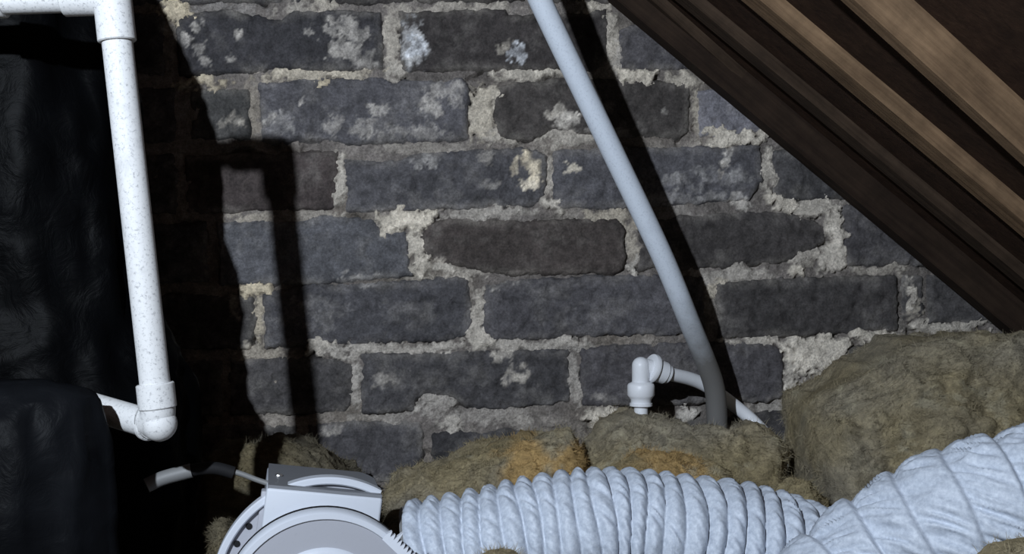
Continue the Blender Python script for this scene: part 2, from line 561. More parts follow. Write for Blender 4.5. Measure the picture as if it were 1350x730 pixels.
# stains and splashes on the brick faces
STAIN = [
    (545, 62, 13, 32, .95, -.5), (548, 66, 8, 14, 1.5, -.8), (680, 74, 10, 12, 1.4, -.8), (664, 62, 6, 6, .7, .3), (678, 224, 4, 14, 1.5, .9), (694, 215, 7, 12, 1.5, .9), (707, 230, 10, 14, 1.5, .8), (697, 246, 13, 5, 1.3, .6),
    (748, 222, 9, 5, 1.2, .5), (954, 204, 4, 12, 1.2, 0), (949, 228, 4, 8, .9, .3), (455, 38, 24, 9, .7, 0), (475, 52, 12, 12, .6, 0), (456, 70, 22, 11, .7, 0), (480, 85, 16, 10, .5, 0),
    (249, 55, 5, 5, 1.0, 0), (265, 37, 6, 4, .7, 0), (268, 64, 4, 9, .6, 0), (272, 84, 5, 5, .8, 0), (309, 83, 4, 4, 1.0, 0), (319, 50, 4, 4, .9, 0), (407, 45, 4, 4, 1.0, 0), (445, 48, 4, 6, .6, 0),
    (565, 145, 12, 14, .7, 0), (600, 135, 8, 8, .6, 0), (497, 148, 10, 5, .7, 0), (478, 168, 20, 10, .5, 0), (440, 165, 8, 14, .5, 0), (370, 165, 18, 18, .35, -.2), (360, 155, 4, 4, 1.1, 0), (400, 136, 4, 4, .9, 0), (590, 118, 26, 8, .5, 0), (540, 175, 50, 7, .45, 0), (305, 160, 12, 9, .6, .3), (317, 163, 4, 4, 1.0, .3),
    (745, 165, 14, 8, .9, .1), (728, 153, 8, 7, .7, .2), (870, 145, 5, 5, .5, 0), (800, 182, 50, 7, .4, 0), (640, 204, 10, 8, .5, .1), (560, 214, 14, 6, .6, -.2), (645, 245, 8, 5, .5, 0),
    (860, 240, 50, 6, .35, -.2), (940, 235, 40, 10, .4, -.3), (900, 262, 60, 6, .4, -.2), (970, 265, 12, 8, .8, -.1), (660, 470, 14, 7, .8, .2), (510, 495, 16, 8, .5, .1), (680, 495, 12, 10, .7, .2), (480, 368, 26, 9, .45, -.1), (420, 410, 26, 20, .2, -.1),
    (660, 375, 10, 6, .7, 0), (790, 520, 16, 6, .4, 0), (320, 460, 6, 8, .7, .5), (312, 405, 5, 14, .5, .4), (440, 565, 12, 6, .5, .1), (1195, 372, 5, 6, 1.0, .2), (1205, 408, 9, 9, .9, .5), (575, 350, 12, 8, .9, .3),
]


def patches(lst):
    out = []
    for px, py, rx, ry, s, wm in lst:
        p = on_y(px, py)
        out.append((p[0], p[2], rx * 1.3 / F, ry * 1.3 / F, s, wm))
    return out


def patch_field(P, lst, seed):
    """P: (n, 3) points on the wall -> strength and warmth"""
    wx = fbm(P, 60, 5, seed, 0.65) * 0.013
    wz = fbm(P, 60, 5, seed + 50, 0.65) * 0.013
    rag = fbm(P, 150, 4, seed + 90, 0.7)
    S = np.zeros(len(P))
    W = np.zeros(len(P))
    for x, z, rx, ry, s, wm in lst:
        near = (np.abs(P[:, 0] - x) < rx * 1.6 + 0.012) & (np.abs(P[:, 2] - z) < ry * 1.6 + 0.012)
        if not near.any():
            continue
        dx = (P[near, 0] + wx[near] - x) / (rx + 0.002)
        dz = (P[near, 2] + wz[near] - z) / (ry + 0.002)
        d = (np.abs(dx) ** 2.6 + np.abs(dz) ** 2.6) ** (1 / 2.6)
        v = s * sstep(1.08, 0.78, d + 0.85 * rag[near])
        k = v > S[near]
        idx = np.where(near)[0]
        S[idx] = np.where(k, v, S[idx])
        W[idx] = np.where(k, wm, W[idx])
    return S, W


PALE_W, STAIN_W = patches(PALE), patches(STAIN)


def poly_sd(P2, poly):
    """signed distance, positive inside"""
    poly = np.asarray(poly)
    d = np.full(len(P2), 1e9)
    inside = np.zeros(len(P2), bool)
    n = len(poly)
    for i in range(n):
        a, b = poly[i], poly[(i + 1) % n]
        e = b - a
        w_ = P2 - a
        t = np.clip((w_ @ e) / (e @ e), 0, 1)
        q = w_ - t[:, None] * e
        d = np.minimum(d, np.sqrt((q ** 2).sum(1)))
        c1 = (a[1] <= P2[:, 1]) & (b[1] > P2[:, 1])
        c2 = (a[1] > P2[:, 1]) & (b[1] <= P2[:, 1])
        cr = e[0] * w_[:, 1] - e[1] * w_[:, 0]
        inside ^= (c1 & (cr > 0)) | (c2 & (cr < 0))
    return np.where(inside, d, -d)


def tintmix(base, S, W):
    pale = np.array([0.66, 0.605, 0.54])
    warm = np.array([0.72, 0.61, 0.44])
    cool = np.array([0.58, 0.60, 0.64])
    Wp = np.clip(W, 0, 1)[:, None]
    Wn = np.clip(-W, 0, 1)[:, None]
    pc = pale * (1 - Wp - Wn) + warm * Wp + cool * Wn
    k = np.clip(S, 0, 1.6)[:, None]
    return base * (1 - np.clip(k, 0, 1)) + pc * k


BRICK_GAIN = 1.5


def brick_mesh(name, poly, col, proud, pitch, seed, parent):
    poly = np.asarray(poly)
    lo = poly.min(0) - 0.009
    hi = poly.max(0) + 0.009
    nx = int((hi[0] - lo[0]) / pitch) + 2
    nz = int((hi[1] - lo[1]) / pitch) + 2
    X, Z = np.meshgrid(np.linspace(lo[0], hi[0], nx), np.linspace(lo[1], hi[1], nz))
    P = np.stack([X.ravel(), np.zeros(X.size), Z.ravel()], 1)
    sd = poly_sd(P[:, [0, 2]], poly)
    sdn = sd + 0.0042 + fbm(P, 55, 3, seed) * 0.0026 + fbm(P, 190, 4, seed + 3, 0.65) * 0.0026
    edge = sstep(-0.0025, 0.0045, sdn)
    roundoff = sstep(0.0, 0.014, sdn)
    face = proud * 0.001 * (0.75 * edge + 0.25 * roundoff) - 0.011 * (1 - edge)
    pit = np.clip(fbm(P, 120, 4, seed + 8) - 0.18, 0, 1) * 0.006
    rel = fbm(P, 28, 4, seed + 11) * 0.0026 + fbm(P, 130, 4, seed + 21, 0.65) * 0.0019 - pit
    flake = sstep(0.10, 0.16, fbm(P, 22, 3, seed + 31)) * 0.0018
    tilt = (hash3(np.array([seed]), np.array([1]), np.array([2]), 5)[0] - .5) * 0.004
    h = face + edge * (rel + flake) + edge * tilt * (P[:, 0] - lo[0]) / (hi[0] - lo[0])
    S, Wm = patch_field(P, STAIN_W, 300)
    S2, W2 = patch_field(P, PALE_W, 700)
    S = np.maximum(S * (0.50 + 1.0 * fbm(P, 85, 5, 333, 0.7)), 0)
    dust = np.clip(fbm(P, 40, 6, seed + 44, 0.65) - 0.10, 0, 1) * 0.24
    S = np.maximum(S, dust)
    smear = sstep(0.016, 0.0, sdn) * np.clip(0.25 + 1.1 * fbm(P, 38, 5, seed + 71, 0.65), 0, 1) * 0.30
    Wm = np.where(smear > S, 0.15, Wm)
    S = np.maximum(S, smear)
    h += edge * np.clip(S - 0.25, 0, 1) * 0.0016
    base = np.array(g(*col)) * BRICK_GAIN
    base = base * 0.55 + base.mean() * np.array([1.0, 0.99, 1.02]) * 0.45
    base = base * np.array([1.08, 1.0, 0.945])
    var = 1 + 0.38 * fbm(P, 16, 5, seed + 60, 0.6) + 0.30 * fbm(P, 110, 4, seed + 66, 0.7)
    C = tintmix(base[None, :] * var[:, None], S, Wm)
    keep = sdn > -0.0045
    kf = keep.reshape(nz, nx)
    q = kf[:-1, :-1] | kf[1:, :-1] | kf[:-1, 1:] | kf[1:, 1:]
    ii, jj = np.where(q)
    Fq = np.stack([ii * nx + jj, ii * nx + jj + 1, (ii + 1) * nx + jj + 1, (ii + 1) * nx + jj], 1)
    used = np.unique(Fq)
    remap = -np.ones(nx * nz, int)
    remap[used] = np.arange(len(used))
    V = P[used].copy()
    V[:, 1] = -h[used]
    return mesh_obj(name, V, remap[Fq], M_brick, parent, True, C[used])


# mortar bed: one relief surface behind and between the bricks
def mortar_surface():
    def axis(lo, hi, a, b, fine, coarse):
        return np.unique(np.round(np.concatenate([np.arange(lo, a, coarse), np.arange(a, b, fine), np.arange(b, hi + coarse, coarse)]), 5))
    xs = axis(WALL_X0, WALL_X1, -0.48, 0.66, 0.0024, 0.02)
    zs = axis(0.0, WALL_Z1, 0.08, 0.70, 0.0024, 0.02)
    X, Z = np.meshgrid(xs, zs)
    P = np.stack([X.ravel(), np.zeros(X.size), Z.ravel()], 1)
    S, Wm = patch_field(P, PALE_W, 700)
    h = 0.0035 + fbm(P, 45, 5, 400) * 0.0035 + fbm(P, 150, 4, 420, 0.7) * 0.0026
    h += np.clip(S - 0.35, 0, 1) * 0.0075
    gap = sstep(0.28, 0.5, fbm(P, 38, 3, 460)) * 0.009
    h -= gap * (S < 0.4)
    base = np.array(g(121, 114, 109))
    warmv = sstep(-0.2, 0.5, fbm(P, 9, 3, 480))[:, None]
    base = base[None, :] * (1 - 0.35 * warmv) + np.array(g(126, 115, 98))[None, :] * 0.35 * warmv
    base = base * (1 + 0.45 * fbm(P, 26, 5, 440))[:, None]
    patch2 = np.clip(fbm(P, 32, 5, 490, 0.65) - 0.08, 0, 1) * 0.6
    Sx = np.maximum(S * (0.85 + 0.5 * fbm(P, 80, 5, 455, 0.7)), patch2)
    C = tintmix(base, Sx, np.where(S * 0.9 > patch2, Wm, 0.2))
    P[:, 1] = -h
    nx, nz = len(xs), len(zs)
    i, j = np.meshgrid(np.arange(nz - 1), np.arange(nx - 1), indexing='ij')
    cx = (xs[j] + xs[j + 1]) / 2
    cz = (zs[i] + zs[i + 1]) / 2
    ok = under_roof(cx, cz, -0.06)
    i, j = i[ok], j[ok]
    Fq = np.stack([i * nx + j, i * nx + j + 1, (i + 1) * nx + j + 1, (i + 1) * nx + j], 1)
    used = np.unique(Fq)
    remap = -np.ones(nx * nz, int)
    remap[used] = np.arange(len(used))
    o = mesh_obj('wall_back', P[used], remap[Fq], M_mortar, None, True, C[used])
    o['kind'] = 'structure'
    o['label'] = 'dark brick gable wall with rough grey and cream mortar joints'
    return o


wall = mortar_surface()
course = {}
for k, (pts, c, proud) in enumerate(BRICKS):
    poly = np.array([on_y(*p)[[0, 2]] for p in pts])
    brick_mesh('brick', poly, c, proud, 0.0024, 1000 + 97 * k, wall)
    zc = poly[:, 1].mean()
    key = min(course, key=lambda q: abs(q - zc)) if course else None
    if key is not None and abs(key - zc) < 0.03:
        course[key].append(poly)
    else:
        course[zc] = [poly]
# the courses carry on beyond the photograph's edges
rng = np.random.default_rng(5)
zlist = sorted(course)
extra = []
top, bot = zlist[-1], zlist[0]
for kk in range(1, 7):
    extra.append((top + 0.0757 * kk, None))
for kk in range(1, 4):
    extra.append((bot - 0.0757 * kk, None))
for zc in zlist:
    allp = np.vstack(course[zc])
    extra.append((zc, (allp[:, 0].min(), allp[:, 0].max())))
seed = 9000
for zc, span in extra:
    x = WALL_X0 + 0.05 * rng.random()
    off = (int(round((zc - bot) / 0.0757)) % 2) * 0.112
    x += off - 0.112
    while x < WALL_X1:
        x1 = x + 0.215
        a, b = x, x1
        if span is not None:
            if a < span[0] - 0.01 < b + 0.10:
                b = min(b, span[0] - 0.012) if b > span[0] - 0.012 else b
            if a < span[1] + 0.012 and b > span[0] - 0.010:
                a = max(a, span[1] + 0.012) if b > span[1] + 0.03 and a > span[0] else a
                if a < span[1] + 0.011:
                    x = x1 + 0.011
                    continue
        a, b = max(a, WALL_X0 + .004), min(b, WALL_X1 - .004)
        z0, z1 = zc - 0.033, zc + 0.033
        z0 = max(z0, 0.002)
        if b - a > 0.03 and z1 - z0 > 0.02 and z1 < WALL_Z1 and under_roof(a, z0, 0.0):
            seed += 61
            cc = (50 + 10 * rng.random(), 50 + 9 * rng.random(), 53 + 10 * rng.random())
            brick_mesh('brick', [(a, z0), (b, z0), (b, z1), (a, z1)], cc, 8, 0.006, seed, wall)
        x = x1 + 0.011

# ------------------------------------------------------------------ floor and roof lining
fl = mesh_obj('floor', [(-1.15, -1.9, 0), (1.15, -1.9, 0), (1.15, 0.0, 0), (-1.15, 0.0, 0),
                        (-1.15, -1.9, -.02), (1.15, -1.9, -.02), (1.15, 0.0, -.02), (-1.15, 0.0, -.02)],
              [(0, 1, 2, 3), (7, 6, 5, 4), (0, 4, 5, 1), (1, 5, 6, 2), (2, 6, 7, 3), (3, 7, 4, 0)], M_board, None, False)
fl['kind'] = 'structure'


def slab(name, corners, n, t, mat, parent=None, label=None):
    """four corner points on the underside, thickness t going up away from n"""
    C4 = [np.asarray(c, float) for c in corners]
    V = C4 + [c - n * t for c in C4]
    o = mesh_obj(name, V, [(0, 1, 2, 3), (7, 6, 5, 4), (0, 4, 5, 1), (1, 5, 6, 2), (2, 6, 7, 3), (3, 7, 4, 0)], mat, parent, False)
    bm = bmesh.new()
    bm.from_mesh(o.data)
    bmesh.ops.recalc_face_normals(bm, faces=bm.faces)
    bm.to_mesh(o.data)
    bm.free()
    if label:
        o['label'] = label
    return o


FELT_T = 0.032                           # timbers hang this far below the lining
felt_p = RA - ROOF_N * FELT_T
up_end = RA - ROOF_DIR * 0.75
dn_end = RA + ROOF_DIR * ((RA[2] - 0.0) / -ROOF_DIR[2] + 0.02)
Y0, Y1 = -1.9, 0.03
roof = slab('ceiling', [up_end - ROOF_N * FELT_T + [0, Y1, 0], dn_end - ROOF_N * FELT_T + [0, Y1, 0],
                        dn_end - ROOF_N * FELT_T + [0, Y0, 0], up_end - ROOF_N * FELT_T + [0, Y0, 0]], ROOF_N, 0.012, M_felt)
roof['kind'] = 'structure'
roof['label'] = 'sloping dark brown roof lining with timbers running down it'


def timber(top_px, bot_px, thick, depth, mat, label):
    """a timber whose near lower edge shows on the line top_px -> bot_px; its camera-facing side is `thick` high"""
    lift = FELT_T - thick
    p = RA - ROOF_N * lift
    a = on_plane(*top_px, p, ROOF_N)
    b = on_plane(*bot_px, p, ROOF_N)
    d = (b - a) / np.linalg.norm(b - a)
    a2 = a - d * 0.55
    tfl = (a[2] - 0.0) / -d[2]
    b2 = a + d * (tfl - 0.01)
    # local frame: x along, y towards the wall in the roof plane, z = up through the thickness
    yv = np.cross(-ROOF_N, d)
    if yv[1] < 0:
        yv = -yv
    L = np.linalg.norm(b2 - a2)
    n = 60
    ts = np.linspace(0, L, n)
    wav = fbm(np.stack([ts, ts * 0, ts * 0], 1), 6, 3, int(top_px[0])) * 0.002
    sec = [(0, 0.0015), (0.0015, 0), (depth - .0015, 0), (depth, .0015), (depth, thick), (0, thick)]
    V = []
    for t, wv in zip(ts, wav):
        for (sy, sz) in sec:
            V.append((t, sy + wv, sz + wv * 0.4))
    m6 = len(sec)
    Fq = []
    for i in range(n - 1):
        for j in range(m6):
            Fq.append((i * m6 + j, i * m6 + (j + 1) % m6, (i + 1) * m6 + (j + 1) % m6, (i + 1) * m6 + j))
    Fq.append(tuple(range(m6)))
    Fq.append(tuple((n - 1) * m6 + j for j in range(m6))[::-1])
    o = mesh_obj('roof_timber', V, Fq, mat, roof, False)
    zv = -ROOF_N
    o.matrix_world = Matrix(((d[0], yv[0], zv[0], a2[0]), (d[1], yv[1], zv[1], a2[1]), (d[2], yv[2], zv[2], a2[2]), (0, 0, 0, 1)))
    sharpen(o, 20)
    o['label'] = label
    return o


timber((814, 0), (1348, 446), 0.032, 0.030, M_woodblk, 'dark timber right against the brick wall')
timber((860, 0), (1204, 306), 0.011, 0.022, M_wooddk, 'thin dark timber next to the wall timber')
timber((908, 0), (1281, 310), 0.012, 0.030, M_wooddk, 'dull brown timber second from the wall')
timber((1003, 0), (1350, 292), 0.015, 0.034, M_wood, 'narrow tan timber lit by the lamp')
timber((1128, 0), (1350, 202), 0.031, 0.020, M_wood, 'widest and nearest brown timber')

# ------------------------------------------------------------------ white overflow pipe on the left
RP = 0.011
DT, DB = 0.840, 0.845
pipe = thing('overflow_pipe', 'white plastic overflow pipe with elbows hanging at the left', 'pipe')
c_top = at(148, -5, DT)
c_bot = at(210, 557, DB)
ax = (c_bot - c_top) / np.linalg.norm(c_bot - c_top)
left_end = at(-260, 7, 0.845)
lax = (left_end - c_top) / np.linalg.norm(left_end - c_top)
tube_obj('pipe_length', [c_top + ax * 0.012, c_bot - ax * 0.012], RP, M_pvc, pipe, smooth_n=1, step=0.02)
tube_obj('pipe_length', [c_top + lax * 0.012, left_end], RP, M_pvc, pipe, smooth_n=1, step=0.02)


def elbow(c, d1, d2, l1, l2, r, mat, parent, name='elbow_fitting', lip=0.0016):
    """moulded elbow: rounded corner with a socket along each direction"""
    o = thing_part = bpy.data.objects.new(name, None)
    R = r * 1.05
    p = [c + d1 * l1, c + d1 * (R * 0.9)]
    q = [c + d2 * (R * 0.9), c + d2 * l2]
    arc = []
    A, B = p[1], q[0]
    for t in np.linspace(0, 1, 9):
        arc.append((1 - t) ** 2 * A + 2 * t * (1 - t) * c + t * t * B)
    path = [p[0], p[0] - d1 * 0.0012] + arc + [q[1] - d2 * 0.0012, q[1]]
    rad = [r * 0.93, r] + [r * 0.985] * 9 + [r, r * 0.93]
    path, rad = np.array(path), np.array(rad)
    V, Fq = sweep(path, rad, 36)
    # end rings closed back to the pipe
    ob = mesh_obj(name, V, Fq, mat, parent)
    return ob


def socket(name, c, d, length, r, mat, parent, r_in):
    return lathe(name, c, c + d, [(0, r_in), (0, r - .0008), (0.0008, r), (length - 0.0008, r), (length, r - .0008), (length, r_in)], mat, parent)


RF = 0.0137
# corner at the top: a rounded body with two sockets
def ball(name, c, r, mat, parent, axis=(0, 0, 1)):
    axis = np.asarray(axis, float)
    prof = [(-r * math.cos(a), r * math.sin(a)) for a in np.linspace(0.001, math.pi - 0.001, 20)]
    return lathe(name, c, c + axis, prof, mat, parent)


el1 = elbow(c_top, lax, ax, 0.019, 0.024, RF, M_pvc, pipe)
ball('elbow_heel', c_top, RF * 0.99, M_pvc, el1, ax)
socket('socket_collar', c_top + ax * 0.002, ax, 0.0312, RF, M_pvc, el1, RP)
socket('socket_collar', c_top + lax * 0.004, lax, 0.0315, RF, M_pvc, el1, RP)
cpl = at(-30, 0, 0.843)
socket('straight_coupling', cpl, -lax, 0.0205, RF, M_pvc, pipe, RP)
# lower elbow
stub_end = at(112, 533, 0.895)
stub_c = c_bot + ax * 0.003
sax = (stub_end - stub_c) / np.linalg.norm(stub_end - stub_c)
el2 = elbow(c_bot, -ax, sax, 0.016, 0.012, RF * 0.94, M_pvc, pipe)
socket('socket_collar', c_bot - ax * 0.029, ax, 0.0185, RF, M_pvc, el2, RP)
ball('elbow_heel', c_bot + ax * 0.001, RF * 0.93, M_pvc, el2, ax)
socket('socket_collar', stub_c + sax * 0.010, sax, 0.004, RF * 0.93, M_pvc, el2, RP)
tube_obj('pipe_length', [stub_c + sax * 0.008, stub_end], RP * 0.98, M_pvc, pipe, smooth_n=1, step=0.01)

# ------------------------------------------------------------------ long diagonal pipe leaning against the wall
cond = thing('leaning_pipe', 'long pale grey pipe leaning diagonally across the brick wall', 'pipe')
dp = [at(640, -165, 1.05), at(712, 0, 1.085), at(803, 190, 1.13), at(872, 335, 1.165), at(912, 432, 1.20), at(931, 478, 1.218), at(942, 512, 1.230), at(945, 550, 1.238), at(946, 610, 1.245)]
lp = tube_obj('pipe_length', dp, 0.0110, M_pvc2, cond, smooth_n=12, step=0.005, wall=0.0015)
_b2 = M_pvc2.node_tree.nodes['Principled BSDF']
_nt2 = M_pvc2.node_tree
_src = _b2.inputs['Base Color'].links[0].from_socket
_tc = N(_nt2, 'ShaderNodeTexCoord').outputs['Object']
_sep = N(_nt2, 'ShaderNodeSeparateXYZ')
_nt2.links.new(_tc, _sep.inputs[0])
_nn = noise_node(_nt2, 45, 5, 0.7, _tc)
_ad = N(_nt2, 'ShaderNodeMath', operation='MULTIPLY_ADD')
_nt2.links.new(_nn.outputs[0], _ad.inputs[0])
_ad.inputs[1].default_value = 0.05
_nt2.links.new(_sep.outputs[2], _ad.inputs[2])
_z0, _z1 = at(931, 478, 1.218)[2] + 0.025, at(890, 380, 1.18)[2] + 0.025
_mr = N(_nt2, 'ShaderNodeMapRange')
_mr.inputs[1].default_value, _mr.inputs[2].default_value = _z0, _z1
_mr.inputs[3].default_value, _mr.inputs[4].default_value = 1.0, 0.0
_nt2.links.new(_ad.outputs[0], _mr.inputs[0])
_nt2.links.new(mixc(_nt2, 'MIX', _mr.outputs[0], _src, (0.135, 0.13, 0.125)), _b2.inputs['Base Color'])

# ------------------------------------------------------------------ push-fit elbow with small pipes
pf = thing('pushfit_elbow', 'small white push-fit elbow joint with thin pipe near the wall', 'pipe fitting')
e_c = at(845, 487, 1.225)
d_dn = np.array([-0.02, 0.0, -1.0])
d_dn /= np.linalg.norm(d_dn)
e_r0 = at(868, 486, 1.232)
e_r1 = at(940, 512, 1.258)
d_rt = (e_r1 - e_r0) / np.linalg.norm(e_r1 - e_r0)
e_in = at(852, 483, 1.228)
rb = 0.0095
ball('elbow_body', e_c + np.array([0, 0, 0.004]), rb, M_pushfit, pf, (0, 0, 1))
lathe('elbow_body', e_c + np.array([0, 0, 0.004]), e_c + d_dn, [(0, rb), (0.018, rb), (0.020, rb * .9)], M_pushfit, pf)
lathe('collet_collar', e_c + d_dn * 0.013, e_c + d_dn, [(0, rb), (0.002, 0.0135), (0.004, 0.0145), (0.014, 0.0145), (0.0165, 0.0125), (0.019, 0.0108), (0.0225, 0.0108), (0.0225, 0.012), (0.0255, 0.012), (0.0255, 0.006)], M_pushfit, pf)
lathe('elbow_body', e_in - d_rt * 0.004, e_in + d_rt, [(0, 0.004), (0, 0.008), (0.01, 0.009)], M_pushfit, pf)
lathe('collet_collar', e_in + d_rt * 0.004, e_in + d_rt, [(0, 0.008), (0.001, 0.0155), (0.004, 0.0162), (0.006, 0.0155), (0.0065, 0.0125), (0.019, 0.0120), (0.0195, 0.0105), (0.024, 0.0100), (0.024, 0.006)], M_pushfit, pf)
tube_obj('thin_pipe', [e_in + d_rt * 0.02, at(925, 505, 1.266), at(978, 542, 1.282), at(1010, 573, 1.270), at(1026, 592, 1.246), at(1030, 615, 1.215)], 0.0073, M_pushfit, pf, smooth_n=10, step=0.004)
tube_obj('thin_pipe', [e_c + d_dn * 0.036, e_c + d_dn * 0.09, e_c + d_dn * 0.16], 0.0073, M_pushfit, pf, smooth_n=4, step=0.01)

# ------------------------------------------------------------------ inline fan
fan = thing('inline_fan', 'round white inline extractor fan with a square terminal box on top', 'fan')
fc = at(426, 806, 0.868)
ya = np.array([-0.135, 1.0, 0.0])          # the fan is turned a little to the left
ya /= np.linalg.norm(ya)
# front ring: rim, shallow face, hub
lathe('front_ring', fc, fc + ya, [(0.006, 0.0675), (0.0, 0.0690), (-0.001, 0.0697), (-0.001, 0.0738), (0.001, 0.0755), (0.014, 0.0758), (0.014, 0.060)], M_fan, fan, 96)
lathe('fan_face', fc, fc + ya, [(0.001, 0.0), (0.001, 0.032), (0.001, 0.0690)], M_fangrey, fan, 72)
lathe('hub_cap', fc, fc + ya, [(-0.002, 0.0), (-0.002, 0.043), (-0.001, 0.0465), (0.001, 0.048)], M_fan, fan, 72)
lathe('groove_shade', fc, fc + ya, [(0.014, 0.0756), (0.014, 0.0735), (0.019, 0.0735), (0.019, 0.0762)], M_dark, fan, 72)  # black band paints the shadow line behind the front ring
lathe('fan_body', fc, fc + ya, [(0.020, 0.055), (0.020, 0.0680), (0.050, 0.0680)], M_fan, fan, 96)
fb = at(428, 774, 0.918)
FR = 146 * 0.918 / F


def arc_lathe(name, c, d, prof, a0, a1, mat, parent, seg=72):
    up = np.array([0, 0, 1.0])
    rt = np.cross(d, up)
    rt /= np.linalg.norm(rt)
    up = np.cross(rt, d)
    an = np.radians(np.linspace(a0, a1, seg))
    V = np.array([[c + d * t + (rt * math.cos(a) + up * math.sin(a)) * r for a in an] for t, r in prof]).reshape(-1, 3)
    k = len(prof)
    Fq = [(i * seg + j, i * seg + j + 1, ((i + 1) % k) * seg + j + 1, ((i + 1) % k) * seg + j) for i in range(k) for j in range(seg - 1)]
    Fq += [tuple(i * seg for i in range(k)), tuple(i * seg + seg - 1 for i in range(k))[::-1]]
    o = mesh_obj(name, V, Fq, mat, parent)
    sharpen(o, 35)
    return o


arc_lathe('mounting_flange', fb, ya, [(0.006, FR - .007), (-0.003, FR - .006), (-0.004, FR - .005), (-0.004, FR - .0012), (-0.003, FR), (0.010, FR), (0.010, FR - .007)], 58, 250, M_fan, fan)
arc_lathe('flange_recess', fb, ya, [(0.002, 0.062), (0.002, FR - .0062), (0.008, FR - .0062), (0.008, 0.062)], 58, 250, M_fangrey, fan)
for ang in (138, 150, 162, 174):
    a = math.radians(ang)
    rr = FR - 0.0105
    _r = np.cross(ya, np.array([0, 0, 1.0]))
    pc = fb + _r * (math.cos(a) * rr) + np.array([0, 0, math.sin(a) * rr]) + ya * 0.0012
    lathe('vent_hole', pc, pc + ya, [(0.0, 0.0), (0.0, 0.0026), (0.001, 0.0026)], M_dark, fan, 14)


def rounded_box(name, o0, xv, yv, zv, sx, sy, sz, bev, mat, parent, taper=0.0):
    bm = bmesh.new()
    vs = []
    for z in (0, 1):
        for (x, y) in ((0, 0), (1, 0), (1, 1), (0, 1)):
            xx = x * sx
            if z == 1 and taper:
                xx = x * sx + (taper if x == 0 else -taper)
            p = o0 + xv * xx + yv * (y * sy) + zv * (z * sz)
            vs.append(bm.verts.new(p))
    for f_ in ((3, 2, 1, 0), (4, 5, 6, 7), (0, 1, 5, 4), (1, 2, 6, 5), (2, 3, 7, 6), (3, 0, 4, 7)):
        bm.faces.new([vs[i] for i in f_])
    bmesh.ops.recalc_face_normals(bm, faces=bm.faces)
    bmesh.ops.bevel(bm, geom=list(bm.edges), offset=bev, segments=3, affect='EDGES', profile=0.5)
    me = bpy.data.meshes.new(name)
    bm.to_mesh(me)
    bm.free()
    me.polygons.foreach_set('use_smooth', np.ones(len(me.polygons), dtype=bool))
    me.materials.append(mat)
    ob = bpy.data.objects.new(name, me)
    COL.objects.link(ob)
    ob.parent = parent
    sharpen(ob, 35)
    return ob


# terminal box: white front, curved top lip, dark grey lid
p_fl = at(352, 641, 0.897)
p_fr = on_plane(505, 655, p_fl, ya)
bx = (p_fr - p_fl)
bw = np.linalg.norm(bx)
bx /= bw
by = ya - bx * (ya @ bx)
by /= np.linalg.norm(by)
bz = np.cross(bx, by)
bdep = 0.105
rounded_box('terminal_box', p_fl - bz * 0.05, bx, by, bz, bw, bdep, 0.049, 0.0022, M_fan, fan)
# lid: a shallow plate with a rounded rear corner
n = 24
xs_ = np.linspace(0.0008, bw - 0.0008, n)
front = np.full(n, 0.0012)
backr = bdep - 0.0015 - 0.030 * np.clip((xs_ / bw - 0.86) / 0.14, 0, 1) ** 2
V, Fq = [], []
for x, f0, b0 in zip(xs_, front, backr):
    for (yy, zz) in ((f0, -0.002), (f0, 0.0012), (b0, 0.0022), (b0, -0.002)):
        V.append(p_fl + bx * x + by * yy + bz * zz)
for i in range(n - 1):
    for j in range(4):
        Fq.append((i * 4 + j, i * 4 + (j + 1) % 4, (i + 1) * 4 + (j + 1) % 4, (i + 1) * 4 + j))
Fq.append((0, 1, 2, 3))
Fq.append(tuple((n - 1) * 4 + j for j in (3, 2, 1, 0)))
lid = mesh_obj('lid', V, Fq, M_lid, fan)
lid['label'] = 'dark grey lid on the terminal box'
sharpen(lid, 30)
sp = p_fl + bx * 0.009 + by * 0.045 + bz * 0.0018
lathe('screw_head', sp, sp + bz, [(0, 0.0032), (0.0012, 0.003), (0.0018, 0.002), (0.0018, 0.0)], M_screw, lid, 16)
# cable gland slot on the box's left side
gl = p_fl - bx * 0.0035 + by * 0.012 - bz * 0.040
rounded_box('cable_gland', gl, bx, by, bz, 0.006, 0.014, 0.034, 0.0012, M_fangrey, fan)
# serrated strap end of the duct clamp
st0 = at(506, 708, 0.874)
sd_ = at(545, 745, 0.874) - st0
sl = np.linalg.norm(sd_)
sd_ /= sl
sn = np.cross(sd_, ya)
if sn[2] < 0:
    sn = -sn
V, Fq = [], []
teeth = 9
for i in range(teeth * 2 + 1):
    t = i / (teeth * 2) * sl
    hgt = 0.0075 if i % 2 else 0.0035
    if i == 5:
        hgt = 0.013
    for yy in (0, 0.006):
        V.append(st0 + sd_ * t + ya * yy - sn * 0.002)
        V.append(st0 + sd_ * t + ya * yy + sn * hgt)
for i in range(teeth * 2):
    a, b = i * 4, i * 4 + 4
    Fq += [(a, b, b + 1, a + 1), (a + 2, a + 3, b + 3, b + 2), (a + 1, b + 1, b + 3, a + 3), (a, a + 2, b + 2, b)]
mesh_obj('clamp_strap', V, Fq, M_fan, fan, False)

